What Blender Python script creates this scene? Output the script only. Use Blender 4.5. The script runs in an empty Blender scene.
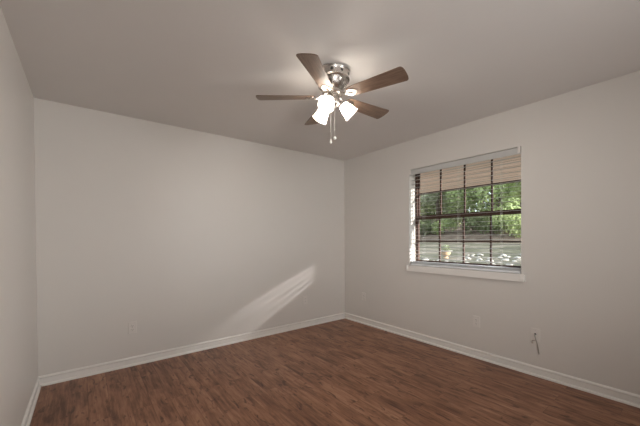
import bpy, bmesh, math, random
from mathutils import Vector, Matrix, noise
R = math.radians
PI = math.pi
random.seed(7)
S = bpy.context.scene
COL = S.collection

# ---------------------------------------------------------------- camera
F_PX = 303.46
cam_d = bpy.data.cameras.new('camera')
cam_d.sensor_fit = 'HORIZONTAL'
cam_d.sensor_width = 36.0
cam_d.lens = 36.0 * F_PX / 640.0
cam_d.shift_y = (241.15 - 213.0) / 640.0
cam_d.clip_start = 0.02
cam_d.clip_end = 300
cam = bpy.data.objects.new('camera', cam_d)
COL.objects.link(cam)
yaw, pitch, roll = 0.6575, -0.0103, -0.0063
fw = Vector((math.sin(yaw) * math.cos(pitch), math.cos(yaw) * math.cos(pitch), math.sin(pitch)))
rt = Vector((math.cos(yaw), -math.sin(yaw), 0))
up = rt.cross(fw)
r2 = rt * math.cos(roll) + up * math.sin(roll)
u2 = up * math.cos(roll) - rt * math.sin(roll)
m3 = Matrix((r2, u2, -fw)).transposed()
cam.matrix_world = Matrix.Translation((-3.177, -3.492, 1.245)) @ m3.to_4x4()
S.camera = cam

# ---------------------------------------------------------------- world, sun, lights, exposure
S.view_settings.view_transform = 'Standard'
S.view_settings.look = 'None'
S.view_settings.gamma = 1.0
S.view_settings.use_curve_mapping = False
S.view_settings.exposure = 0.0
w = bpy.data.worlds.new('world')
S.world = w
w.use_nodes = True
bgn = w.node_tree.nodes['Background']
bgn.inputs['Color'].default_value = (0.80, 0.90, 1.0, 1)
bgn.inputs['Strength'].default_value = 2.7

def light(name, kind, loc, energy, color=(1, 1, 1), target=None, **kw):
    d = bpy.data.lights.new(name, kind)
    d.energy = energy
    d.color = color
    for k, v in kw.items():
        setattr(d, k, v)
    o = bpy.data.objects.new(name, d)
    COL.objects.link(o)
    o.location = loc
    if target is not None:
        o.rotation_euler = (Vector(target) - Vector(loc)).to_track_quat('-Z', 'Y').to_euler()
    return o

light('sun', 'SUN', (3, -12, 5), 14.0, (1.0, 0.95, 0.88), target=(3 - 1.42, -12 + 9, 5 - 1.9), angle=R(1.0))
# added area lights behind the camera that brighten the room, no real fixture
FILL = (0.99, 0.98, 0.965)
light('room_fill', 'AREA', (-3.0, -5.35, 1.3), 11.2, FILL, target=(0, -0.6, 1.4),
      shape='RECTANGLE', size=0.8, size_y=1.5, spread=R(60))
light('room_fill', 'AREA', (-0.5, -5.35, 1.3), 12.2, FILL, target=(-3.5, -0.9, 1.4),
      shape='RECTANGLE', size=0.8, size_y=1.5, spread=R(60))
light('room_fill', 'AREA', (-1.75, -4.8, 0.5), 8.0, FILL, target=(-1.75, -3.2, 2.44),
      shape='RECTANGLE', size=2.6, size_y=0.8, spread=R(120))
GLINT = 70.0
# added spots stand in for low sun, grazing the back wall through the blind's lowest gaps
for gi in range(7):
    gp = Vector((1.212, -3.93 + gi * 0.115, 1.60))
    glint = light('glint_spot', 'SPOT', gp, GLINT, (1.0, 0.94, 0.94), spot_size=R(40), spot_blend=0.5, shadow_soft_size=0.029)
    gd = (Vector((0.1, -2.0, 1.025)) - gp).normalized()
    gx = Vector((0, 1, 0)); gx = (gx - gd * gx.dot(gd)).normalized()   # long axis of the beam follows the sill
    gy = (-gd).cross(gx)
    glint.matrix_world = Matrix.Translation(gp) @ Matrix((gx, gy, -gd)).transposed().to_4x4() @ Matrix.Diagonal((1.0, 0.18, 1, 1))

# ---------------------------------------------------------------- materials
def srgb(r, g, b):
    f = lambda c: (c / 255 / 12.92) if c / 255 <= 0.04045 else ((c / 255 + 0.055) / 1.055) ** 2.4
    return (f(r), f(g), f(b), 1)

class N:
    def __init__(s, name):
        s.m = bpy.data.materials.new(name)
        s.m.use_nodes = True
        s.t = s.m.node_tree
        s.b = s.t.nodes['Principled BSDF']
        s.out = s.t.nodes['Material Output']
    def n(s, typ, **kw):
        x = s.t.nodes.new(typ)
        for k, v in kw.items():
            if k in x.inputs.keys():
                x.inputs[k].default_value = v
            else:
                setattr(x, k, v)
        return x
    def l(s, a, b):
        s.t.links.new(a, b)

def plain(name, col, rough=0.5, metal=0.0, bump=0.0, bscale=200.0, var=0.0, vscale=6.0, spec=0.5, coat=0.0):
    g = N(name)
    g.b.inputs['Base Color'].default_value = col
    g.b.inputs['Roughness'].default_value = rough
    g.b.inputs['Metallic'].default_value = metal
    g.b.inputs['Specular IOR Level'].default_value = spec
    g.b.inputs['Coat Weight'].default_value = coat
    tc = g.n('ShaderNodeNewGeometry')
    if var > 0:
        nz = g.n('ShaderNodeTexNoise', Scale=vscale, Detail=4.0)
        g.l(tc.outputs['Position'], nz.inputs['Vector'])
        mp = g.n('ShaderNodeMapRange')
        mp.inputs['To Min'].default_value = 1 - var
        mp.inputs['To Max'].default_value = 1 + var
        g.l(nz.outputs['Fac'], mp.inputs['Value'])
        hs = g.n('ShaderNodeHueSaturation')
        hs.inputs['Color'].default_value = col
        g.l(mp.outputs[0], hs.inputs['Value'])
        g.l(hs.outputs['Color'], g.b.inputs['Base Color'])
    if bump > 0:
        nz = g.n('ShaderNodeTexNoise', Scale=bscale, Detail=3.0)
        g.l(tc.outputs['Position'], nz.inputs['Vector'])
        bp = g.n('ShaderNodeBump', Strength=bump, Distance=0.002)
        g.l(nz.outputs['Fac'], bp.inputs['Height'])
        g.l(bp.outputs['Normal'], g.b.inputs['Normal'])
    return g.m

M = {}
M['wall'] = plain('wall_paint', (0.66, 0.625, 0.585, 1), 0.42, bump=0.12, bscale=90, spec=0.35, var=0.012, vscale=3)
M['ceiling'] = plain('ceiling_paint', (0.72, 0.69, 0.665, 1), 0.55, bump=0.25, bscale=45, spec=0.3, var=0.015, vscale=4)
M['trim'] = plain('trim_paint', (0.80, 0.77, 0.73, 1), 0.25, spec=0.5)
M['blind'] = plain('blind_white', (0.52, 0.51, 0.49, 1), 0.6)
M['cord'] = plain('white_cord', (0.74, 0.73, 0.70, 1), 0.8)
M['plate'] = plain('plate_plastic', (0.70, 0.66, 0.62, 1), 0.3)
M['slot'] = plain('slot_dark', (0.05, 0.045, 0.04, 1), 0.5)
M['frame'] = plain('window_brown', srgb(66, 42, 31), 0.55, var=0.1, vscale=15)
M['nickel'] = plain('brushed_nickel', (0.50, 0.465, 0.43, 1), 0.27, metal=1.0)
M['nickel_dark'] = plain('dark_vent', (0.03, 0.027, 0.024, 1), 0.5)
M['cord_grey'] = plain('cord_grey', (0.36, 0.33, 0.29, 1), 0.5)
M['chain'] = plain('chain_metal', (0.72, 0.68, 0.62, 1), 0.3, metal=1.0)
M['fob'] = plain('fob_white', (0.85, 0.83, 0.8, 1), 0.3)
M['soffit_trim'] = plain('fascia_brown', srgb(88, 66, 52), 0.6)
M['urn'] = plain('urn_clay', srgb(176, 150, 122), 0.8, var=0.2, vscale=8)
M['stone'] = plain('pale_stone', srgb(158, 152, 144), 0.9, var=0.22, vscale=4, bump=0.5, bscale=12)
M['bark'] = plain('bark', srgb(84, 70, 58), 0.95, var=0.3, vscale=6, bump=0.6, bscale=15)

def glass_mat():
    g = N('window_glass')
    tr = g.n('ShaderNodeBsdfTransparent')
    tr.inputs['Color'].default_value = (0.96, 0.975, 0.97, 1)
    gl = g.n('ShaderNodeBsdfGlossy', Roughness=0.02)
    fr = g.n('ShaderNodeFresnel', IOR=1.45)
    mx = g.n('ShaderNodeMixShader')
    ge = g.n('ShaderNodeNewGeometry')          # reflect at the entering face only (thin pane)
    iv = g.n('ShaderNodeMath', operation='SUBTRACT'); iv.inputs[0].default_value = 1.0
    g.l(ge.outputs['Backfacing'], iv.inputs[1])
    ml = g.n('ShaderNodeMath', operation='MULTIPLY'); g.l(fr.outputs[0], ml.inputs[0]); g.l(iv.outputs[0], ml.inputs[1])
    g.l(ml.outputs[0], mx.inputs[0]); g.l(tr.outputs[0], mx.inputs[1]); g.l(gl.outputs[0], mx.inputs[2])
    g.l(mx.outputs[0], g.out.inputs['Surface'])
    return g.m
M['glass'] = glass_mat()

def shade_mat():
    g = N('frosted_glass')
    df = g.n('ShaderNodeBsdfDiffuse', Color=(0.9, 0.88, 0.84, 1))
    tl = g.n('ShaderNodeBsdfTranslucent', Color=(0.92, 0.89, 0.84, 1))
    gl = g.n('ShaderNodeBsdfGlossy', Roughness=0.15)
    m1 = g.n('ShaderNodeMixShader', Fac=0.72); m2 = g.n('ShaderNodeMixShader', Fac=0.06)
    g.l(df.outputs[0], m1.inputs[1]); g.l(tl.outputs[0], m1.inputs[2])
    g.l(m1.outputs[0], m2.inputs[1]); g.l(gl.outputs[0], m2.inputs[2])
    tp = g.n('ShaderNodeBsdfTransparent'); m3_ = g.n('ShaderNodeMixShader', Fac=0.33)
    g.l(m2.outputs[0], m3_.inputs[1]); g.l(tp.outputs[0], m3_.inputs[2])
    g.l(m3_.outputs[0], g.out.inputs['Surface'])
    return g.m
M['shade'] = shade_mat()

def rail_mat():
    g = N('milky_vinyl')
    df = g.n('ShaderNodeBsdfDiffuse', Color=(0.88, 0.89, 0.90, 1))
    tl = g.n('ShaderNodeBsdfTranslucent', Color=(0.86, 0.90, 0.94, 1))
    m1 = g.n('ShaderNodeMixShader', Fac=0.2)
    g.l(df.outputs[0], m1.inputs[1]); g.l(tl.outputs[0], m1.inputs[2])
    g.l(m1.outputs[0], g.out.inputs['Surface'])
    return g.m
M['rail'] = rail_mat()

def bulb_mat():
    g = N('bulb_glow')
    em = g.n('ShaderNodeEmission', Color=(1.0, 0.93, 0.84, 1), Strength=BULB)
    g.l(em.outputs[0], g.out.inputs['Surface'])
    return g.m
BULB = 410.0
M['bulb'] = bulb_mat()

def wood_floor():
    g = N('plank_floor')
    ge = g.n('ShaderNodeNewGeometry')
    sp = g.n('ShaderNodeSeparateXYZ')
    g.l(ge.outputs['Position'], sp.inputs[0])
    cb = g.n('ShaderNodeCombineXYZ')            # u along the boards (world y), v across (world x)
    g.l(sp.outputs['Y'], cb.inputs['X']); g.l(sp.outputs['X'], cb.inputs['Y'])
    br = g.n('ShaderNodeTexBrick', offset=0.37, offset_frequency=2)
    br.inputs['Color1'].default_value = (0, 0, 0, 1)
    br.inputs['Color2'].default_value = (1, 1, 1, 1)
    br.inputs['Mortar'].default_value = (0.5, 0.5, 0.5, 1)
    br.inputs['Scale'].default_value = 1.0
    br.inputs['Mortar Size'].default_value = 0.0012
    br.inputs['Brick Width'].default_value = 0.92
    br.inputs['Row Height'].default_value = 0.127
    g.l(cb.outputs[0], br.inputs['Vector'])
    # per-board shift of the grain
    ad = g.n('ShaderNodeVectorMath', operation='MULTIPLY_ADD')
    g.l(br.outputs['Color'], ad.inputs[0])
    ad.inputs[1].default_value = (7.3, 3.1, 5.7)
    g.l(cb.outputs[0], ad.inputs[2])
    def stretched(sx, sy, scale, detail, rough=0.6, dist=0.0):
        mp = g.n('ShaderNodeMapping')
        mp.inputs['Scale'].default_value = (sx, sy, 1)
        g.l(ad.outputs[0], mp.inputs['Vector'])
        nz = g.n('ShaderNodeTexNoise', Scale=scale, Detail=detail, Roughness=rough, Distortion=dist)
        g.l(mp.outputs[0], nz.inputs['Vector'])
        return nz.outputs['Fac']
    grain = stretched(0.8, 9.0, 6.0, 6.0, 0.62, 0.15)
    blot = stretched(1.5, 6.0, 1.9, 3.0, 0.55, 0.5)
    knot = stretched(3.4, 10.0, 2.2, 3.0, 0.6, 0.9)
    cr = g.n('ShaderNodeValToRGB')
    e = cr.color_ramp.elements
    e[0].position = 0.34; e[0].color = FL[0]
    e[1].position = 0.66; e[1].color = FL[2]
    x = cr.color_ramp.elements.new(0.5); x.color = FL[1]
    mixv = g.n('ShaderNodeMath', operation='MULTIPLY_ADD')
    g.l(blot, mixv.inputs[0]); mixv.inputs[1].default_value = 0.55
    m0 = g.n('ShaderNodeMath', operation='MULTIPLY'); g.l(grain, m0.inputs[0]); m0.inputs[1].default_value = 0.45
    g.l(m0.outputs[0], mixv.inputs[2])
    m2 = g.n('ShaderNodeMath', operation='MULTIPLY_ADD'); g.l(br.outputs['Color'], m2.inputs[0]); m2.inputs[1].default_value = 0.05
    m3 = g.n('ShaderNodeMath', operation='SUBTRACT'); g.l(mixv.outputs[0], m3.inputs[0]); m3.inputs[1].default_value = 0.035
    g.l(m3.outputs[0], m2.inputs[2])
    g.l(m2.outputs[0], cr.inputs[0])
    # dark knots
    kr = g.n('ShaderNodeMapRange'); g.l(knot, kr.inputs['Value'])
    kr.inputs['From Min'].default_value = 0.575; kr.inputs['From Max'].default_value = 0.68
    mx = g.n('ShaderNodeMix', data_type='RGBA', blend_type='MIX')
    g.l(kr.outputs[0], mx.inputs['Factor'])
    g.l(cr.outputs[0], mx.inputs['A']); mx.inputs['B'].default_value = FL[3]
    k2 = g.n('ShaderNodeMath', operation='MULTIPLY'); g.l(kr.outputs[0], k2.inputs[0]); k2.inputs[1].default_value = 0.75
    g.l(k2.outputs[0], mx.inputs['Factor'])
    # seams
    ms = g.n('ShaderNodeMix', data_type='RGBA', blend_type='MULTIPLY')
    sf = g.n('ShaderNodeMath', operation='MULTIPLY'); g.l(br.outputs['Fac'], sf.inputs[0]); sf.inputs[1].default_value = 0.5
    g.l(sf.outputs[0], ms.inputs['Factor'])
    g.l(mx.outputs['Result'], ms.inputs['A']); ms.inputs['B'].default_value = (0.3, 0.25, 0.22, 1)
    g.l(ms.outputs['Result'], g.b.inputs['Base Color'])
    g.b.inputs['Roughness'].default_value = 0.36
    g.b.inputs['Specular IOR Level'].default_value = 0.36
    bp = g.n('ShaderNodeBump', Strength=0.12, Distance=0.002)
    g.l(grain, bp.inputs['Height']); g.l(bp.outputs[0], g.b.inputs['Normal'])
    return g.m
FL = [(0.110, 0.042, 0.020, 1), (0.290, 0.134, 0.074, 1), (0.450, 0.240, 0.145, 1), (0.050, 0.016, 0.008, 1)]
M['floor'] = wood_floor()

def blade_mat():
    g = N('blade_wood')
    tc = g.n('ShaderNodeTexCoord')
    mp = g.n('ShaderNodeMapping'); mp.inputs['Scale'].default_value = (2, 22, 2)
    g.l(tc.outputs['Object'], mp.inputs['Vector'])
    nz = g.n('ShaderNodeTexNoise', Scale=4.0, Detail=6.0, Roughness=0.7, Distortion=0.5)
    g.l(mp.outputs[0], nz.inputs['Vector'])
    cr = g.n('ShaderNodeValToRGB')
    cr.color_ramp.elements[0].position = 0.3; cr.color_ramp.elements[0].color = (0.10, 0.06, 0.04, 1)
    cr.color_ramp.elements[1].position = 0.7; cr.color_ramp.elements[1].color = (0.235, 0.155, 0.110, 1)
    g.l(nz.outputs['Fac'], cr.inputs[0]); g.l(cr.outputs[0], g.b.inputs['Base Color'])
    g.b.inputs['Roughness'].default_value = 0.38
    return g.m
M['blade'] = blade_mat()

def soffit_mat():
    g = N('soffit_boards')
    ge = g.n('ShaderNodeNewGeometry')
    sp = g.n('ShaderNodeSeparateXYZ'); g.l(ge.outputs['Position'], sp.inputs[0])
    wv = g.n('ShaderNodeMath', operation='MODULO'); g.l(sp.outputs['X'], wv.inputs[0]); wv.inputs[1].default_value = 0.30
    gt = g.n('ShaderNodeMath', operation='LESS_THAN'); g.l(wv.outputs[0], gt.inputs[0]); gt.inputs[1].default_value = 0.02
    mx = g.n('ShaderNodeMix', data_type='RGBA')
    g.l(gt.outputs[0], mx.inputs['Factor'])
    mx.inputs['A'].default_value = (0.82, 0.67, 0.61, 1); mx.inputs['B'].default_value = (0.35, 0.27, 0.22, 1)
    g.l(mx.outputs['Result'], g.b.inputs['Base Color'])
    g.b.inputs['Roughness'].default_value = 0.7
    return g.m
M['soffit'] = soffit_mat()

def ground_mat():
    g = N('yard_ground')
    ge = g.n('ShaderNodeNewGeometry')
    nz = g.n('ShaderNodeTexNoise', Scale=0.55, Detail=7.0, Roughness=0.7); g.l(ge.outputs['Position'], nz.inputs['Vector'])
    cr = g.n('ShaderNodeValToRGB')
    e = cr.color_ramp.elements
    e[0].position = 0.32; e[0].color = srgb(66, 60, 46)
    e[1].position = 0.66; e[1].color = srgb(122, 110, 98)
    x = cr.color_ramp.elements.new(0.47); x.color = srgb(78, 76, 54)
    x = cr.color_ramp.elements.new(0.56); x.color = srgb(106, 98, 84)
    g.l(nz.outputs['Fac'], cr.inputs[0])
    sp = g.n('ShaderNodeSeparateXYZ'); g.l(ge.outputs['Position'], sp.inputs[0])
    bk = g.n('ShaderNodeMapRange'); g.l(sp.outputs['X'], bk.inputs['Value'])
    bk.inputs['From Min'].default_value = 23.0; bk.inputs['From Max'].default_value = 25.5
    mx = g.n('ShaderNodeMix', data_type='RGBA'); g.l(bk.outputs[0], mx.inputs['Factor'])
    g.l(cr.outputs[0], mx.inputs['A'])
    c2 = g.n('ShaderNodeValToRGB')
    n2 = g.n('ShaderNodeTexNoise', Scale=1.6, Detail=6.0); g.l(ge.outputs['Position'], n2.inputs['Vector'])
    c2.color_ramp.elements[0].position = 0.35; c2.color_ramp.elements[0].color = srgb(78, 62, 50)
    c2.color_ramp.elements[1].position = 0.65; c2.color_ramp.elements[1].color = srgb(122, 106, 92)
    g.l(n2.outputs['Fac'], c2.inputs[0]); g.l(c2.outputs[0], mx.inputs['B'])
    g.l(mx.outputs['Result'], g.b.inputs['Base Color'])
    g.b.inputs['Roughness'].default_value = 0.95
    return g.m
M['ground'] = ground_mat()

def leaf_mat(name, a, b):
    g = N(name)
    ge = g.n('ShaderNodeNewGeometry')
    nz = g.n('ShaderNodeTexNoise', Scale=1.3, Detail=5.0, Roughness=0.7); g.l(ge.outputs['Position'], nz.inputs['Vector'])
    cr = g.n('ShaderNodeValToRGB')
    cr.color_ramp.elements[0].position = 0.35; cr.color_ramp.elements[0].color = a
    cr.color_ramp.elements[1].position = 0.65; cr.color_ramp.elements[1].color = b
    g.l(nz.outputs['Fac'], cr.inputs[0])
    df = g.n('ShaderNodeBsdfDiffuse'); tl = g.n('ShaderNodeBsdfTranslucent')
    g.l(cr.outputs[0], df.inputs['Color']); g.l(cr.outputs[0], tl.inputs['Color'])
    mx = g.n('ShaderNodeMixShader', Fac=0.45)
    g.l(df.outputs[0], mx.inputs[1]); g.l(tl.outputs[0], mx.inputs[2])
    g.l(mx.outputs[0], g.out.inputs['Surface'])
    return g.m
M['leaf_mid'] = leaf_mat('leaf_mid', srgb(120, 130, 88), srgb(186, 198, 144))
M['leaf_dark'] = leaf_mat('leaf_dark', srgb(92, 98, 72), srgb(146, 156, 116))
M['leaf_light'] = leaf_mat('leaf_light', srgb(140, 154, 104), srgb(206, 218, 166))
M['leaf_grey'] = leaf_mat('leaf_grey', srgb(120, 124, 98), srgb(180, 184, 154))

# ---------------------------------------------------------------- helpers
def new_bm():
    return bmesh.new()

def box(bm, x0, x1, y0, y1, z0, z1, M4=None):
    vs = [Vector((x, y, z)) for x in (x0, x1) for y in (y0, y1) for z in (z0, z1)]
    if M4 is not None:
        vs = [M4 @ v for v in vs]
    v = [bm.verts.new(p) for p in vs]
    for f in ((0, 1, 3, 2), (4, 6, 7, 5), (0, 4, 5, 1), (2, 3, 7, 6), (0, 2, 6, 4), (1, 5, 7, 3)):
        bm.faces.new([v[i] for i in f])
    return v

def lathe(bm, prof, n=32, M4=None, cap=True):
    M4 = M4 or Matrix.Identity(4)
    rings = []
    for r, z in prof:
        if r < 1e-6:
            rings.append([bm.verts.new(M4 @ Vector((0, 0, z)))])
        else:
            rings.append([bm.verts.new(M4 @ Vector((r * math.cos(2 * PI * i / n), r * math.sin(2 * PI * i / n), z))) for i in range(n)])
    for a, b in zip(rings[:-1], rings[1:]):
        for i in range(n):
            j = (i + 1) % n
            if len(a) == 1 and len(b) == 1: continue
            if len(a) == 1: bm.faces.new((a[0], b[i], b[j]))
            elif len(b) == 1: bm.faces.new((a[i], b[0], a[j]))
            else: bm.faces.new((a[i], b[i], b[j], a[j]))

def tube(bm, pts, r, n=8):
    pts = [Vector(p) for p in pts]
    rr = r if isinstance(r, (list, tuple)) else [r] * len(pts)
    rings = []
    ref = None
    for i, p in enumerate(pts):
        t = (pts[min(i + 1, len(pts) - 1)] - pts[max(i - 1, 0)]).normalized()
        if ref is None:
            ref = Vector((0, 0, 1)) if abs(t.z) < 0.9 else Vector((1, 0, 0))
        a = (ref - t * ref.dot(t)).normalized(); b = t.cross(a); ref = a
        rings.append([bm.verts.new(p + (a * math.cos(2 * PI * k / n) + b * math.sin(2 * PI * k / n)) * rr[i]) for k in range(n)])
    for A, B in zip(rings[:-1], rings[1:]):
        for k in range(n):
            bm.faces.new((A[k], A[(k + 1) % n], B[(k + 1) % n], B[k]))
    bm.faces.new(rings[0][::-1]); bm.faces.new(rings[-1])

def ball(bm, c, r, sx=1, sy=1, sz=1, u=12, v=8):
    bmesh.ops.create_uvsphere(bm, u_segments=u, v_segments=v, radius=r,
                              matrix=Matrix.Translation(c) @ Matrix.Diagonal((sx, sy, sz, 1)))

def obj(name, bm, mat, parent=None, smooth=False, bevel=0.0, loc=None):
    bmesh.ops.recalc_face_normals(bm, faces=bm.faces)
    me = bpy.data.meshes.new(name)
    bm.to_mesh(me); bm.free()
    me.materials.append(M[mat])
    if smooth:
        me.polygons.foreach_set('use_smooth', [True] * len(me.polygons))
        me.set_sharp_from_angle(angle=R(40))
    o = bpy.data.objects.new(name, me)
    COL.objects.link(o)
    if parent: o.parent = parent
    if loc: o.location = loc
    if bevel > 0:
        b = o.modifiers.new('bevel', 'BEVEL'); b.width = bevel; b.segments = 2; b.limit_method = 'ANGLE'
    return o

def empty(name, loc=(0, 0, 0), rz=0):
    o = bpy.data.objects.new(name, None)
    o.empty_display_size = 0.1
    COL.objects.link(o); o.location = loc; o.rotation_euler = (0, 0, rz)
    return o

def tag(o, label, cat, group=None):
    o['label'] = label; o['category'] = cat
    if group: o['group'] = group
    return o

def struct(o, label=None, cat=None):
    o['kind'] = 'structure'
    if label: o['label'] = label
    if cat: o['category'] = cat
    return o

def copy_tree(o, parent=None):
    c = o.copy(); COL.objects.link(c); c.parent = parent
    for ch in [k for k in bpy.data.objects if k.parent == o]:
        copy_tree(ch, c)
    return c

# ---------------------------------------------------------------- room shell
H = 2.44
W = 3.509
YB = -5.6                       # rear wall, behind the camera
T = 0.20
WY0, WY1, WZ0, WZ1 = -2.411, -1.191, 0.904, 2.078    # window opening

bm = new_bm(); box(bm, -W - T, T, YB - T, T, -0.12, 0); struct(obj('floor', bm, 'floor'), 'red-brown wood plank floor running away from the camera', 'floor')
bm = new_bm(); box(bm, -W - T, T, YB - T, T, H, H + 0.12); struct(obj('ceiling', bm, 'ceiling'), 'plain greige painted ceiling around the fan', 'ceiling')
bm = new_bm(); box(bm, -W, 0, 0, T, 0, H); struct(obj('wall_back', bm, 'wall'), 'long greige wall crossed by the slanting streak of light', 'wall')
bm = new_bm(); box(bm, -W - T, -W, YB, T, 0, H); struct(obj('wall_left', bm, 'wall'), 'greige side wall at the left edge', 'wall')
bm = new_bm(); box(bm, -W - T, T, YB - T, YB, 0, H); struct(obj('wall_rear', bm, 'wall'), 'plain wall behind the viewpoint', 'wall')
bm = new_bm()
for (a, b, c, d) in ((YB, WY0, 0, H), (WY1, T, 0, H), (WY0, WY1, 0, WZ0 - 0.03), (WY0, WY1, WZ1, H)):
    box(bm, 0, T, a, b, c, d)
bmesh.ops.remove_doubles(bm, verts=bm.verts, dist=1e-5)
struct(obj('wall_right', bm, 'wall'), 'greige wall holding the window', 'wall')

def baseboard(name, p0, p1, inward, label):
    """moulded board running p0 -> p1, with the small shoe moulding at the floor as a part"""
    d = Vector((p1[0] - p0[0], p1[1] - p0[1], 0)); n = Vector((inward[0], inward[1], 0))
    def sweep(prof, extra):
        bm = new_bm(); rings = []
        for p in (p0, p1):
            rings.append([bm.verts.new(Vector((p[0], p[1], 0)) + n * a + Vector((0, 0, z))) for a, z in prof])
        k = len(prof)
        for i in range(k):
            bm.faces.new((rings[0][i], rings[0][(i + 1) % k], rings[1][(i + 1) % k], rings[1][i]))
        bm.faces.new(rings[0]); bm.faces.new(rings[1][::-1])
        return bm
    o = obj(name, sweep([(0, 0.0), (0.0075, 0.0), (0.0075, 0.064), (0.0115, 0.068), (0.0125, 0.073), (0.0105, 0.079), (0.006, 0.084), (0, 0.088)], 0), 'trim')
    struct(o, label, 'baseboard')
    obj('shoe_moulding', sweep([(0.0075, 0.0), (0.021, 0.0), (0.021, 0.006), (0.0185, 0.0135), (0.0135, 0.0185), (0.0075, 0.0205)], 0), 'trim', o)
baseboard('baseboard_back', (-W, 0), (0, 0), (0, -1), 'painted baseboard along the wall with the light streak')
baseboard('baseboard_right', (0, 0), (0, YB), (-1, 0), 'painted baseboard under the window wall')
baseboard('baseboard_left', (-W, 0), (-W, YB), (1, 0), 'painted baseboard along the left side wall')
baseboard('baseboard_rear', (-W, YB), (0, YB), (0, 1), 'painted baseboard behind the viewpoint')

# ---------------------------------------------------------------- window
FD = 0.125
win = struct(empty('window_1', (FD, (WY0 + WY1) / 2, WZ0)), 'brown-framed grid window in the right wall', 'window')
def wobj(name, bm, mat, parent=None, bevel=0.0, smooth=False):
    """geometry given in world coordinates, parented to the window empty"""
    bm.transform(Matrix.Translation(-Vector(win.location)))
    return obj(name, bm, mat, parent or win, bevel=bevel, smooth=smooth)
def ring(bm, x0, x1, y0, y1, z0, z1, t, tb=None, tt=None):
    tb = t if tb is None else tb; tt = t if tt is None else tt
    box(bm, x0, x1, y0, y0 + t, z0, z1); box(bm, x0, x1, y1 - t, y1, z0, z1)
    box(bm, x0, x1, y0 + t, y1 - t, z0, z0 + tb); box(bm, x0, x1, y0 + t, y1 - t, z1 - tt, z1)
bm = new_bm(); ring(bm, FD, FD + 0.06, WY0, WY1, WZ0 - 0.03, WZ1, 0.022, 0.05, 0.012); wobj('window_frame', bm, 'frame', bevel=0.002)
SY0, SY1 = WY0 + 0.022, WY1 - 0.022
GY = [SY0 + 0.014, SY1 - 0.014]
def sash(name, x0, x1, z0, z1, tb, tt, zm):
    bm = new_bm(); ring(bm, x0, x1, SY0, SY1, z0, z1, 0.014, tb, tt)
    s = wobj(name, bm, 'frame', bevel=0.0015)
    xm = (x0 + x1) / 2
    g0, g1 = z0 + tb, z1 - tt
    for k in (1, 2, 3):
        y = GY[0] + (GY[1] - GY[0]) * k / 4
        bm = new_bm(); box(bm, xm - 0.008, xm + 0.008, y - 0.008, y + 0.008, g0, g1)
        wobj('muntin', bm, 'frame', s)
    bm = new_bm(); box(bm, xm - 0.0075, xm + 0.0075, GY[0], GY[1], zm - 0.008, zm + 0.008)
    wobj('muntin', bm, 'frame', s)
    bm = new_bm(); box(bm, xm - 0.0015, xm + 0.0015, GY[0] - 0.004, GY[1] + 0.004, g0 - 0.004, g1 + 0.004)
    wobj('pane', bm, 'glass', s)
sash('lower_sash', FD + 0.006, FD + 0.028, 0.924, 1.515, 0.038, 0.048, 1.196)
sash('upper_sash', FD + 0.032, FD + 0.054, 1.470, WZ1 - 0.011, 0.045, 0.012, 1.792)
bm = new_bm(); box(bm, -0.034, FD, WY0, WY1, WZ0 - 0.072, WZ0)
box(bm, -0.034, 0.0, WY0 - 0.034, WY0, WZ0 - 0.072, WZ0); box(bm, -0.034, 0.0, WY1, WY1 + 0.028, WZ0 - 0.072, WZ0)
bmesh.ops.remove_doubles(bm, verts=bm.verts, dist=1e-5)
# keep the part inside the wall only as deep as the stool board
wobj('window_sill', bm, 'trim', bevel=0.003)

# ---------------------------------------------------------------- blind
bl = tag(empty('window_blind', (0.035, (WY0 + WY1) / 2, WZ0)), 'white horizontal slat blind lowered and open inside the window recess', 'blind')
def bobj(name, bm, mat, parent=None, smooth=False, bevel=0.0):
    bm.transform(Matrix.Translation(-Vector(bl.location)))
    return obj(name, bm, mat, parent or bl, smooth=smooth, bevel=bevel)
BY0, BY1 = WY0 + 0.006, WY1 - 0.006
bm = new_bm()
box(bm, 0.006, 0.062, BY0, BY1, 2.028, 2.074)
hr = bobj('headrail', bm, 'blind', bevel=0.002)
bm = new_bm(); box(bm, -0.004, 0.004, BY0 + 0.002, BY1 - 0.002, 2.010, 2.071)
box(bm, -0.0055, -0.004, BY0 + 0.002, BY1 - 0.002, 2.010, 2.016); box(bm, -0.0055, -0.004, BY0 + 0.002, BY1 - 0.002, 2.064, 2.070)
bobj('valance', bm, 'blind', bevel=0.001)
for y0 in (BY0, BY1 - 0.022):
    bm = new_bm(); box(bm, -0.007, 0.064, y0, y0 + 0.022, 2.020, 2.077)
    bobj('bracket', bm, 'plate', bevel=0.001)
XC, SW = 0.037, 0.046
def slat_bm(z, tilt=0.0):
    bm = new_bm(); n = 5
    top, bot = [], []
    for i in range(n):
        t = i / (n - 1) - 0.5
        x = XC + SW * t * math.cos(tilt); zz = z + SW * t * math.sin(tilt) + 0.0014 * (1 - 4 * t * t)
        top.append((x, zz + 0.0008)); bot.append((x, zz - 0.0008))
    prof = top + bot[::-1]
    A = [bm.verts.new((x, BY0 + 0.004, zz)) for x, zz in prof]
    B = [bm.verts.new((x, BY1 - 0.004, zz)) for x, zz in prof]
    k = len(prof)
    for i in range(k):
        bm.faces.new((A[i], A[(i + 1) % k], B[(i + 1) % k], B[i]))
    bm.faces.new(A); bm.faces.new(B[::-1])
    return bm
zs = [0.9300 + 0.0048 * k for k in range(5)]
z = 0.992
while z < 2.0:
    zs.append(z); z += 0.0455
for z in zs:
    bobj('slat', slat_bm(z, R(4)), 'rail' if z < 0.95 else 'blind')
bm = new_bm(); box(bm, XC - 0.026, XC + 0.026, BY0 + 0.003, BY1 - 0.003, WZ0, WZ0 + 0.022)
bobj('bottom_rail', bm, 'rail', bevel=0.003)
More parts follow.
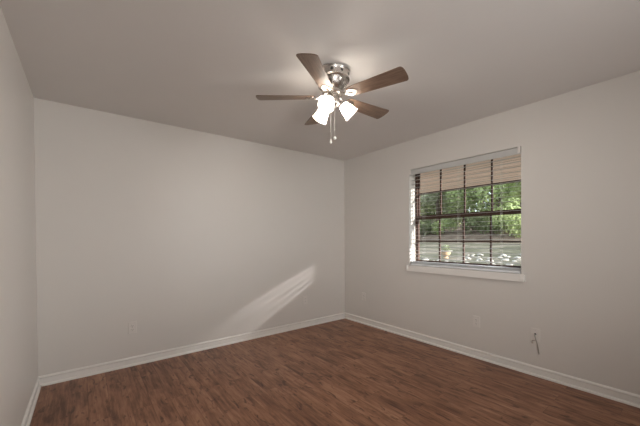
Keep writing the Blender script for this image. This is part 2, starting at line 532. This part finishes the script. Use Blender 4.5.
for y in (-1.37, -1.80, -2.23):
    bm = new_bm()
    for x in (XC - SW / 2 - 0.0018, XC + SW / 2 + 0.0018):
        tube(bm, [(x, y, WZ0 + 0.02), (x, y, 2.03)], 0.0006, 5)
    tube(bm, [(XC, y, WZ0 + 0.02), (XC, y, 2.03)], 0.0008, 5)
    bobj('ladder_cord', bm, 'cord')

# ---------------------------------------------------------------- outlets
def plate_local():
    bm = new_bm(); box(bm, -0.036, 0.036, -0.0065, 0.0, -0.058, 0.058)
    return bm
def outlet(name, loc, rz, label, group=None, kind='duplex'):
    t = tag(empty(name, loc, rz), label, 'wall outlet' if kind == 'duplex' else 'cable outlet', group)
    obj('cover_plate', plate_local(), 'plate', t, bevel=0.002)
    if kind == 'duplex':
        for s in (-1, 1):
            bm = new_bm()
            M4 = Matrix.Translation((0, -0.0055, s * 0.0195)) @ Matrix.Rotation(R(90), 4, 'X')
            lathe(bm, [(0.0, 0.0022), (0.0160, 0.0022), (0.0170, 0.0), (0.0170, -0.001)], 20, M4)
            k = obj('receptacle', bm, 'plate', t)
            for dx, h in ((-0.0062, 0.0085), (0.0062, 0.0068)):
                bm = new_bm(); box(bm, dx - 0.0011, dx + 0.0011, -0.0084, -0.0070, s * 0.0195 + 0.002 - h / 2, s * 0.0195 + 0.002 + h / 2)
                obj('slot', bm, 'slot', k)
            bm = new_bm(); ball(bm, (0, -0.0074, s * 0.0195 - 0.0085), 0.0024, 1, 0.4, 1, 8, 6); obj('slot', bm, 'slot', k)
        bm = new_bm(); ball(bm, (0, -0.0058, 0), 0.0032, 1, 0.4, 1, 10, 6); obj('screw', bm, 'nickel', t)
    else:
        bm = new_bm()
        lathe(bm, [(0.0, 0.010), (0.0045, 0.010), (0.0045, 0.002), (0.008, 0.002), (0.008, 0.0)], 12,
              Matrix.Translation((0, -0.0055, 0.008)) @ Matrix.Rotation(R(90), 4, 'X'))
        obj('jack', bm, 'slot', t)
        for s in (-1, 1):
            bm = new_bm(); ball(bm, (0, -0.0058, s * 0.042), 0.003, 1, 0.4, 1, 10, 6); obj('screw', bm, 'nickel', t)
    return t
outlet('wall_outlet', (-2.822, 0, 0.375), 0, 'wall outlet on the long wall near the left corner')
outlet('wall_outlet', (-0.753, 0, 0.378), 0, 'wall outlet just right of the slanting light streak')
outlet('wall_outlet', (0, -0.410, 0.392), R(-90), 'wall outlet on window wall nearest the room corner')
outlet('wall_outlet', (0, -2.007, 0.374), R(-90), 'wall outlet on the window wall directly under the window')
cbo = outlet('cable_outlet', (0, -2.525, 0.367), R(-90), 'cable wall plate right of the window with loose cords', kind='cable')
bm = new_bm()
tube(bm, [(0.0, -0.014, 0.008), (0.002, -0.026, 0.003), (0.007, -0.030, -0.016), (0.012, -0.022, -0.045), (0.018, -0.013, -0.08), (0.024, -0.009, -0.12), (0.029, -0.009, -0.165)], 0.0030, 8)
obj('cord', bm, 'cord_grey', cbo, smooth=True)
bm = new_bm()
tube(bm, [(0.012, -0.022, -0.045), (0.0, -0.022, -0.047), (-0.014, -0.020, -0.050), (-0.022, -0.016, -0.064), (-0.020, -0.012, -0.073)], 0.0024, 8)
ball(bm, (-0.021, -0.012, -0.074), 0.006, 1, 1, 1.2, 10, 8)
obj('cord', bm, 'nickel', cbo, smooth=True)

# ---------------------------------------------------------------- ceiling fan
FX, FY = -1.755, -1.808
fan = tag(empty('ceiling_fan', (FX, FY, H)), 'brushed nickel ceiling fan with five brown wood blades and lit glass shades', 'ceiling fan')
def z_(z): return z - H
bm = new_bm()
lathe(bm, [(0, 0), (0.116, 0), (0.124, -0.004), (0.127, -0.010), (0.124, -0.016), (0.121, -0.020), (0.121, -0.052), (0.125, -0.056), (0.124, -0.062),
           (0.116, -0.066), (0.108, -0.072), (0.104, -0.088), (0.097, -0.106), (0.084, -0.122), (0.072, -0.132), (0.066, -0.138), (0, -0.138)], 56)
hs = obj('motor_housing', bm, 'nickel', fan, smooth=True)
for k in range(10):
    a = 2 * PI * k / 10 + 0.2
    bm = new_bm(); M4 = Matrix.Rotation(a, 4, 'Z') @ Matrix.Translation((0.1208, 0, -0.036)) @ Matrix.Rotation(R(90), 4, 'Y')
    lathe(bm, [(0, 0.0012), (0.0085, 0.0012), (0.0105, 0.0), (0.0105, -0.002)], 14, M4)
    obj('vent', bm, 'nickel_dark', hs)
for k in range(14):
    a = 2 * PI * k / 14
    bm = new_bm(); M4 = Matrix.Rotation(a, 4, 'Z')
    tube(bm, [M4 @ Vector(p) for p in ((0.1065, 0, -0.078), (0.1025, 0, -0.095), (0.0945, 0, -0.110), (0.083, 0, -0.1235))], [0.003, 0.0045, 0.0045, 0.003], 8)
    obj('rib', bm, 'nickel', hs, smooth=True)
bm = new_bm()
lathe(bm, [(0, -0.138), (0.070, -0.138), (0.074, -0.144), (0.074, -0.160), (0.066, -0.168), (0.050, -0.172), (0, -0.172)], 40)
obj('flywheel', bm, 'nickel', fan, smooth=True)
bm = new_bm()
lathe(bm, [(0, -0.172), (0.046, -0.172), (0.050, -0.178), (0.050, -0.205), (0.054, -0.210), (0.056, -0.222), (0.050, -0.238), (0.036, -0.252), (0.018, -0.260), (0.012, -0.266), (0.008, -0.276), (0, -0.279)], 40)
obj('light_kit', bm, 'nickel', fan, smooth=True)
# blades: X outward, ccw side lower
ZB = -0.180
def blade_mesh():
    bm = new_bm()
    R0, R1 = 0.125, 0.545
    out = []
    def wd(r):
        t = (r - R0) / (R1 - R0)
        return 0.047 + 0.021 * t
    n = 14
    rs = [R0 + 0.03 + (R1 - 0.025 - R0 - 0.03) * i / n for i in range(n + 1)]
    side = [(R0, 0.020), (R0 + 0.004, 0.032), (R0 + 0.014, 0.043)] + [(r, wd(r)) for r in rs]
    w1 = wd(R1)
    side += [(R1 - 0.016, w1 - 0.001), (R1 - 0.008, w1 - 0.006), (R1 - 0.002, w1 - 0.016), (R1 + 0.002, w1 * 0.45), (R1 + 0.003, 0)]
    pts = side + [(r, -w_) for r, w_ in side[::-1][1:]]
    th = 0.0028
    T_ = [bm.verts.new((r, y, th)) for r, y in pts]; B_ = [bm.verts.new((r, y, -th)) for r, y in pts]
    bm.faces.new(T_); bm.faces.new(B_[::-1])
    for i in range(len(pts)):
        j = (i + 1) % len(pts)
        bm.faces.new((T_[i], B_[i], B_[j], T_[j]))
    return bm
def iron_mesh():
    bm = new_bm()
    # arm from the flywheel, then the pierced oval plate screwed under the blade
    tube(bm, [(0.062, 0, 0.016), (0.085, 0, 0.010), (0.105, 0, -0.006), (0.122, 0, -0.0085)], [0.011, 0.008, 0.008, 0.009], 10)
    outer = []; inner = []
    n = 28
    for i in range(n):
        a = 2 * PI * i / n
        ca, sa = math.cos(a), math.sin(a)
        outer.append((0.158 + 0.040 * ca, (0.033 - 0.008 * ca) * sa))
        inner.append((0.150 + 0.019 * ca, 0.016 * sa))
    z0, z1 = -0.0035, -0.0085
    def rr(l, z): return [bm.verts.new((x, y, z)) for x, y in l]
    o0, o1, i0, i1 = rr(outer, z0), rr(outer, z1), rr(inner, z0), rr(inner, z1)
    for i in range(n):
        j = (i + 1) % n
        bm.faces.new((o1[i], o1[j], i1[j], i1[i])); bm.faces.new((o0[i], i0[i], i0[j], o0[j]))
        bm.faces.new((o0[i], o0[j], o1[j], o1[i])); bm.faces.new((i0[i], i1[i], i1[j], i0[j]))
    return bm
PITCH = R(-12)
bl_me = ir_me = sc_me = None
for k in range(5):
    a = R(142.45 + 72 * k)
    M4 = Matrix.Rotation(a, 4, 'Z') @ Matrix.Translation((0, 0, ZB)) @ Matrix.Rotation(PITCH, 4, 'X')
    if k == 0:
        b0 = obj('blade', blade_mesh(), 'blade', fan, bevel=0.0012)
        i0 = obj('blade_iron', iron_mesh(), 'nickel', b0, smooth=True)
        scr = []
        for px, py in ((0.183, 0.0), (0.128, 0.019), (0.128, -0.019)):
            bm = new_bm(); ball(bm, (px, py, -0.0088), 0.0042, 1, 1, 0.5, 10, 6)
            scr.append(obj('screw', bm, 'chain', b0, smooth=True))
        b0.matrix_basis = M4
    else:
        c = b0.copy(); COL.objects.link(c); c.parent = fan; c.matrix_basis = M4
        for ch in [i0] + scr:
            d = ch.copy(); COL.objects.link(d); d.parent = c
# lamps
fwd_az = math.atan2(-0.792, -0.611)        # from the fan towards the camera
for k, off in enumerate((-20, 100, -140)):
    az = fwd_az + R(-off) * -1
    # off > 0 = to the right in the photo (camera right is clockwise seen from below)
    az = fwd_az + R(off)
    M4 = Matrix.Rotation(az, 4, 'Z')
    tilt = R(133)                          # axis leans outward and down
    bm = new_bm()
    tube(bm, [M4 @ Vector(p) for p in ((0.040, 0, -0.212), (0.052, 0, -0.211), (0.060, 0, -0.214))], 0.009, 10)
    A4 = M4 @ Matrix.Translation((0.056, 0, -0.212)) @ Matrix.Rotation(tilt, 4, 'Y')
    lathe(bm, [(0, -0.004), (0.014, -0.004), (0.021, 0.002), (0.0245, 0.012), (0.0255, 0.030), (0.0235, 0.031), (0.0, 0.031)], 24, A4)
    arm = obj('lamp_holder', bm, 'nickel', fan, smooth=True)
    bm = new_bm()
    outer = [(0.022, 0.020), (0.028, 0.026), (0.036, 0.042), (0.0425, 0.062), (0.047, 0.086), (0.052, 0.108), (0.058, 0.124)]
    inner = [(r - 0.003, z) for r, z in outer[::-1]]
    lathe(bm, outer + [(0.0575, 0.126)] + inner + [outer[0]], 36, A4)
    obj('glass_shade', bm, 'shade', arm, smooth=True)
    bm = new_bm()
    lathe(bm, [(0, 0.031), (0.010, 0.033), (0.012, 0.045), (0.022, 0.062), (0.0265, 0.078), (0.024, 0.092), (0.014, 0.102), (0, 0.105)], 20, A4)
    obj('bulb', bm, 'bulb', arm, smooth=True)
for (dx, dy, zz, kind) in ((-0.012, 0.006, 1.948, 'long'), (0.010, -0.012, 1.965, 'round')):
    bm = new_bm()
    zt = -0.262; zb = z_(zz)
    n = int((zt - zb) / 0.0055)
    for i in range(n):
        ball(bm, (dx, dy, zt - i * 0.0055), 0.0021, u=6, v=4)
    tube(bm, [(dx, dy, zt + 0.02), (dx, dy, zb)], 0.0009, 5)
    ch = obj('pull_chain', bm, 'chain', fan)
    bm = new_bm()
    if kind == 'round':
        ball(bm, (dx, dy, zb), 0.011)
    else:
        lathe(bm, [(0, 0.012), (0.003, 0.010), (0.005, 0.0), (0.008, -0.012), (0.006, -0.020), (0, -0.022)], 14, Matrix.Translation((dx, dy, zb)))
    obj('pull_fob', bm, 'fob', ch, smooth=True)

# ---------------------------------------------------------------- outside: porch roof
SD, SZ = 2.0, 2.098
bm = new_bm(); box(bm, T, SD, -2.35, 7.0, SZ, SZ + 0.03)
po = struct(obj('porch_soffit', bm, 'soffit'), 'beige boarded porch soffit seen through the top of the window', 'soffit')
bm = new_bm(); box(bm, SD, SD + 0.04, -2.35, 7.0, SZ - 0.022, SZ + 0.20); obj('fascia', bm, 'soffit_trim', po)
bm = new_bm(); box(bm, T, T + 0.02, -9.0, 7.0, -0.4, WZ0 - 0.06)
box(bm, T, T + 0.02, -9.0, WY0 - 0.02, WZ0 - 0.06, SZ); box(bm, T, T + 0.02, WY1 + 0.02, 7.0, WZ0 - 0.06, SZ)
struct(obj('wall_exterior', bm, 'soffit'), 'outer face of the house wall around the window', 'wall')

# ---------------------------------------------------------------- outside: ground
def gz_(x, y):
    k = [(-5, -0.40), (8, -0.40), (14, -0.18), (25, 0.85), (27.5, 1.65), (45, 3.6), (90, 9)]
    for (a, za), (b, zb) in zip(k[:-1], k[1:]):
        if x <= b:
            t = (x - a) / (b - a); z = za + (zb - za) * t; break
    return z + 0.10 * noise.noise(Vector((x * 0.35, y * 0.35, 0)))
bm = new_bm()
nx, ny = 90, 70
X0, X1, Y0, Y1 = T + 0.02, 80.0, -25.0, 60.0
V = [[None] * (ny + 1) for _ in range(nx + 1)]
for i in range(nx + 1):
    for j in range(ny + 1):
        x = X0 + (X1 - X0) * (i / nx); y = Y0 + (Y1 - Y0) * j / ny
        V[i][j] = bm.verts.new((x, y, gz_(x, y)))
for i in range(nx):
    for j in range(ny):
        bm.faces.new((V[i][j], V[i + 1][j], V[i + 1][j + 1], V[i][j + 1]))
struct(obj('ground', bm, 'ground', smooth=True), 'patchy grass and gravel yard rising to a brown bank', 'ground')

# ---------------------------------------------------------------- outside: trees and shrubs
def foliage(blobs, leaves, size, rnd):
    bm = new_bm()
    tot = sum(b[3] ** 2 for b in blobs)
    for (cx, cy, cz, r) in blobs:
        for _ in range(int(leaves * r * r / tot)):
            d = Vector((rnd.gauss(0, 1), rnd.gauss(0, 1), rnd.gauss(0, 1))).normalized()
            p = Vector((cx, cy, cz)) + d * r * (0.55 + 0.5 * rnd.random())
            n = (d + Vector((rnd.uniform(-.9, .9), rnd.uniform(-.9, .9), rnd.uniform(-.3, 1.0)))).normalized()
            a = n.orthogonal().normalized(); a.rotate(Matrix.Rotation(rnd.random() * 6.28, 3, n)); b = n.cross(a)
            s = size * rnd.uniform(0.6, 1.3)
            vs = [bm.verts.new(p + a * s * u + b * s * v * 0.55) for u, v in ((-1, 0), (-0.2, -1), (1, 0), (-0.2, 1))]
            bm.faces.new(vs)
    return bm
rnd = random.Random(3)
def tree_proto(name, h, rad, leafmat, low, leaves, size):
    t = empty(name, (0, 0, -60))
    bm = new_bm()
    pts = [(0, 0, -0.3), (0.05 * h * .3, 0, h * 0.35), (0, 0.02 * h, h * 0.7), (0, 0, h * 0.9)]
    tube(bm, pts, [0.028 * h, 0.020 * h, 0.012 * h, 0.004 * h], 8)
    for k in range(7):
        a = rnd.random() * 6.28; z = h * rnd.uniform(0.3, 0.7)
        tube(bm, [(0, 0, z), (rad * .5 * math.cos(a), rad * .5 * math.sin(a), z + h * .08), (rad * .8 * math.cos(a), rad * .8 * math.sin(a), z + h * .18)], [0.010 * h, 0.006 * h, 0.002 * h], 6)
    obj('trunk', bm, 'bark', t, smooth=True)
    blobs = []
    for k in range(16):
        a = rnd.random() * 6.28; q = rnd.random() ** 0.5 * rad * 0.75
        z = h * rnd.uniform(low, 0.92)
        f = 1 - 0.55 * max(0, (z / h - 0.6) / 0.4)
        blobs.append((q * f * math.cos(a), q * f * math.sin(a), z, rad * rnd.uniform(0.28, 0.45) * f))
    obj('foliage', foliage(blobs, leaves, size, rnd), leafmat, t)
    return t
def shrub_proto(name, h, rad, leafmat, leaves, size):
    t = empty(name, (0, 0, -60))
    bm = new_bm()
    for k in range(6):
        a = rnd.random() * 6.28
        tube(bm, [(0, 0, -0.1), (rad * .25 * math.cos(a), rad * .25 * math.sin(a), h * .4), (rad * .5 * math.cos(a), rad * .5 * math.sin(a), h * .75)], [0.03, 0.02, 0.008], 6)
    obj('stems', bm, 'bark', t)
    blobs = [(rnd.uniform(-.55, .55) * rad, rnd.uniform(-.55, .55) * rad, h * rnd.uniform(0.25, 0.75), rad * rnd.uniform(.3, .5)) for _ in range(9)]
    obj('foliage', foliage(blobs, leaves, size, rnd), leafmat, t)
    return t
def dup(proto, loc, rz, sc, name=None):
    o = copy_tree(proto); o.location = loc; o.rotation_euler = (0, 0, rz); o.scale = (sc, sc, sc)
    return o
P = {
    'mid': tree_proto('leafy_tree', 11.0, 4.2, 'leaf_mid', 0.14, 5200, 0.20),
    'dark': tree_proto('leafy_tree', 12.0, 4.0, 'leaf_dark', 0.16, 5200, 0.19),
    'light': tree_proto('leafy_tree', 9.0, 3.6, 'leaf_light', 0.12, 4600, 0.18),
    'grey': tree_proto('leafy_tree', 12.5, 4.4, 'leaf_grey', 0.2, 5200, 0.19),
}
used = set()
def put_tree(kind, x, y, sc, label):
    p = P[kind]
    if kind in used:
        o = copy_tree(p)
    else:
        o = p; used.add(kind)
    o.location = (x, y, gz_(x, y) - 0.1); o.rotation_euler = (0, 0, rnd.random() * 6.28); o.scale = (sc, sc, sc)
    tag(o, label, 'tree', 'trees beyond the yard')
# direction ratio dy/dx across the window: .33 (right) .. .73 (left)
def along(x, ratio): return -3.492 + (x + 3.177) * ratio
FRONT = [('mid', 29.5, .73, .85, 'bright leafy tree at the left edge of the window'),
         ('dark', 35, .655, .85, 'dark leafy tree left of centre through the window'),
         ('grey', 30, .60, .8, 'grey-green tree behind and just left of the urn'),
         ('light', 36, .55, .95, 'pale bright tree between the urn and the window centre'),
         ('mid', 30, .505, .8, 'mid green tree at the middle of the window'),
         ('dark', 36, .45, .85, 'dark low tree right of the window centre'),
         ('light', 29.5, .40, .95, 'bright yellow-green tree in the right window panes'),
         ('mid', 35.5, .335, .95, 'green tree at the right edge of the window'),
         ('grey', 30, .26, .85, 'grey-green tree just beyond the right window edge'),
         ('dark', 33, .86, .9, 'dark tree just beyond the left window edge')]
for kd, x, rt_, sc, lb in FRONT:
    put_tree(kd, x, along(x, rt_), sc, lb)
FAR = []
for row, (x, step, off) in enumerate(((41, 0.165, 0.0), (51, 0.14, 0.06), (62, 0.12, 0.02))):
    r_ = .86 - off
    while r_ > .22:
        FAR.append((row, x, r_)); r_ -= step
for i, (row, x, rt_) in enumerate(FAR):
    put_tree(('grey', 'mid', 'dark')[i % 3], x + (i % 2) * 2, along(x, rt_), 1.1 + .12 * row, 'tall tree in the far rows behind the nearer trees')
for o in bpy.data.objects:
    if o.get('label') == 'tall tree in the far rows behind the nearer trees':
        o['group'] = 'tall trees in the far rows'

sh = shrub_proto('leafy_shrub', 1.7, 1.5, 'leaf_mid', 1500, 0.10)
shd = shrub_proto('leafy_shrub', 1.8, 1.6, 'leaf_dark', 1500, 0.10)
first = {0: True, 1: True}
SHR = [(26.8, .725, 1.2, 0, 'green shrub on the bank at far left of the window'), (27.3, .665, 1.1, 1, 'dark shrub on the bank left of the urn'),
       (27.5, .578, 1.0, 0, 'green shrub on the bank above the urn'),
       (28.3, .475, 1.3, 1, 'dark round shrub on the bank right of centre'), (27.0, .42, 1.0, 1, 'dark shrub on the bank in the right panes'),
       (26.6, .365, 1.3, 0, 'green shrub on the bank near the right window edge')]
for x, rt_, sc, kd, lb in SHR:
    p = (sh, shd)[kd]
    o = p if first[kd] else copy_tree(p)
    first[kd] = False
    y = along(x, rt_)
    o.location = (x, y, gz_(x, y) - 0.05); o.scale = (sc, sc, sc); o.rotation_euler = (0, 0, rnd.random() * 6)
    tag(o, lb, 'shrub', 'shrubs on the bank')

# garden urn with a plant, standing in the yard
ux = 15.0; uy = along(ux, .572)
urn = tag(empty('garden_urn', (ux, uy, gz_(ux, uy) - 0.02)), 'tan clay urn planter with a small grey-green plant in the yard', 'planter')
bm = new_bm()
lathe(bm, [(0, 0), (0.16, 0), (0.17, 0.04), (0.11, 0.09), (0.10, 0.13), (0.19, 0.20), (0.27, 0.32), (0.29, 0.46), (0.25, 0.46), (0.23, 0.40), (0, 0.40)], 28)
obj('bowl', bm, 'urn', urn, smooth=True)
bm = new_bm(); lathe(bm, [(0.25, 0.455), (0.38, 0.465), (0.40, 0.485), (0.38, 0.505), (0.25, 0.505), (0.25, 0.455)], 28)
obj('rim', bm, 'stone', urn, smooth=True)
obj('foliage', foliage([(-0.1, 0, 0.66, 0.2), (0.1, 0.02, 0.72, 0.18), (0, -0.08, 0.6, 0.2)], 420, 0.05, rnd), 'leaf_grey', urn)

# pale stones lying across the yard
def stone_mesh(seed):
    bm = new_bm()
    bmesh.ops.create_icosphere(bm, subdivisions=3, radius=1.0)
    for v in bm.verts:
        n = noise.noise(v.co * 1.1 + Vector((seed * 7.1, 0, 0)))
        n2 = noise.noise(v.co * 2.7 + Vector((0, seed * 3.3, 0)))
        v.co *= 1 + 0.35 * n + 0.14 * n2
        v.co.z = max(v.co.z * 0.62, -0.25)
    return bm
stones = [obj('garden_stone', stone_mesh(i), 'stone', smooth=True) for i in range(4)]
ST = []
for i in range(90):
    rt_ = .335 + .32 * ((i / 89) ** 1.4) + rnd.uniform(-.008, .008)
    x = 12.8 + rnd.uniform(-.6, .6) + (rnd.uniform(0.5, 4.5) if i % 3 and rt_ < .53 else 0)
    y, s_ = along(x, rt_), rnd.uniform(.07, .20)
    if all(math.hypot(x - a, y - b) > 1.75 * (s_ + c) for a, b, c in ST):
        ST.append((x, y, s_))
for i, (x, y, s) in enumerate(ST):
    o = stones[i] if i < 4 else stones[i % 4].copy()
    if i >= 4: COL.objects.link(o)
    o.location = (x, y, gz_(x, y) + s * 0.12); o.scale = (s, s * rnd.uniform(.8, 1.4), s); o.rotation_euler = (0, 0, rnd.random() * 6.28)
    tag(o, 'pale rounded stone in the rocky border across the yard', 'stone', 'pale stones across the yard')
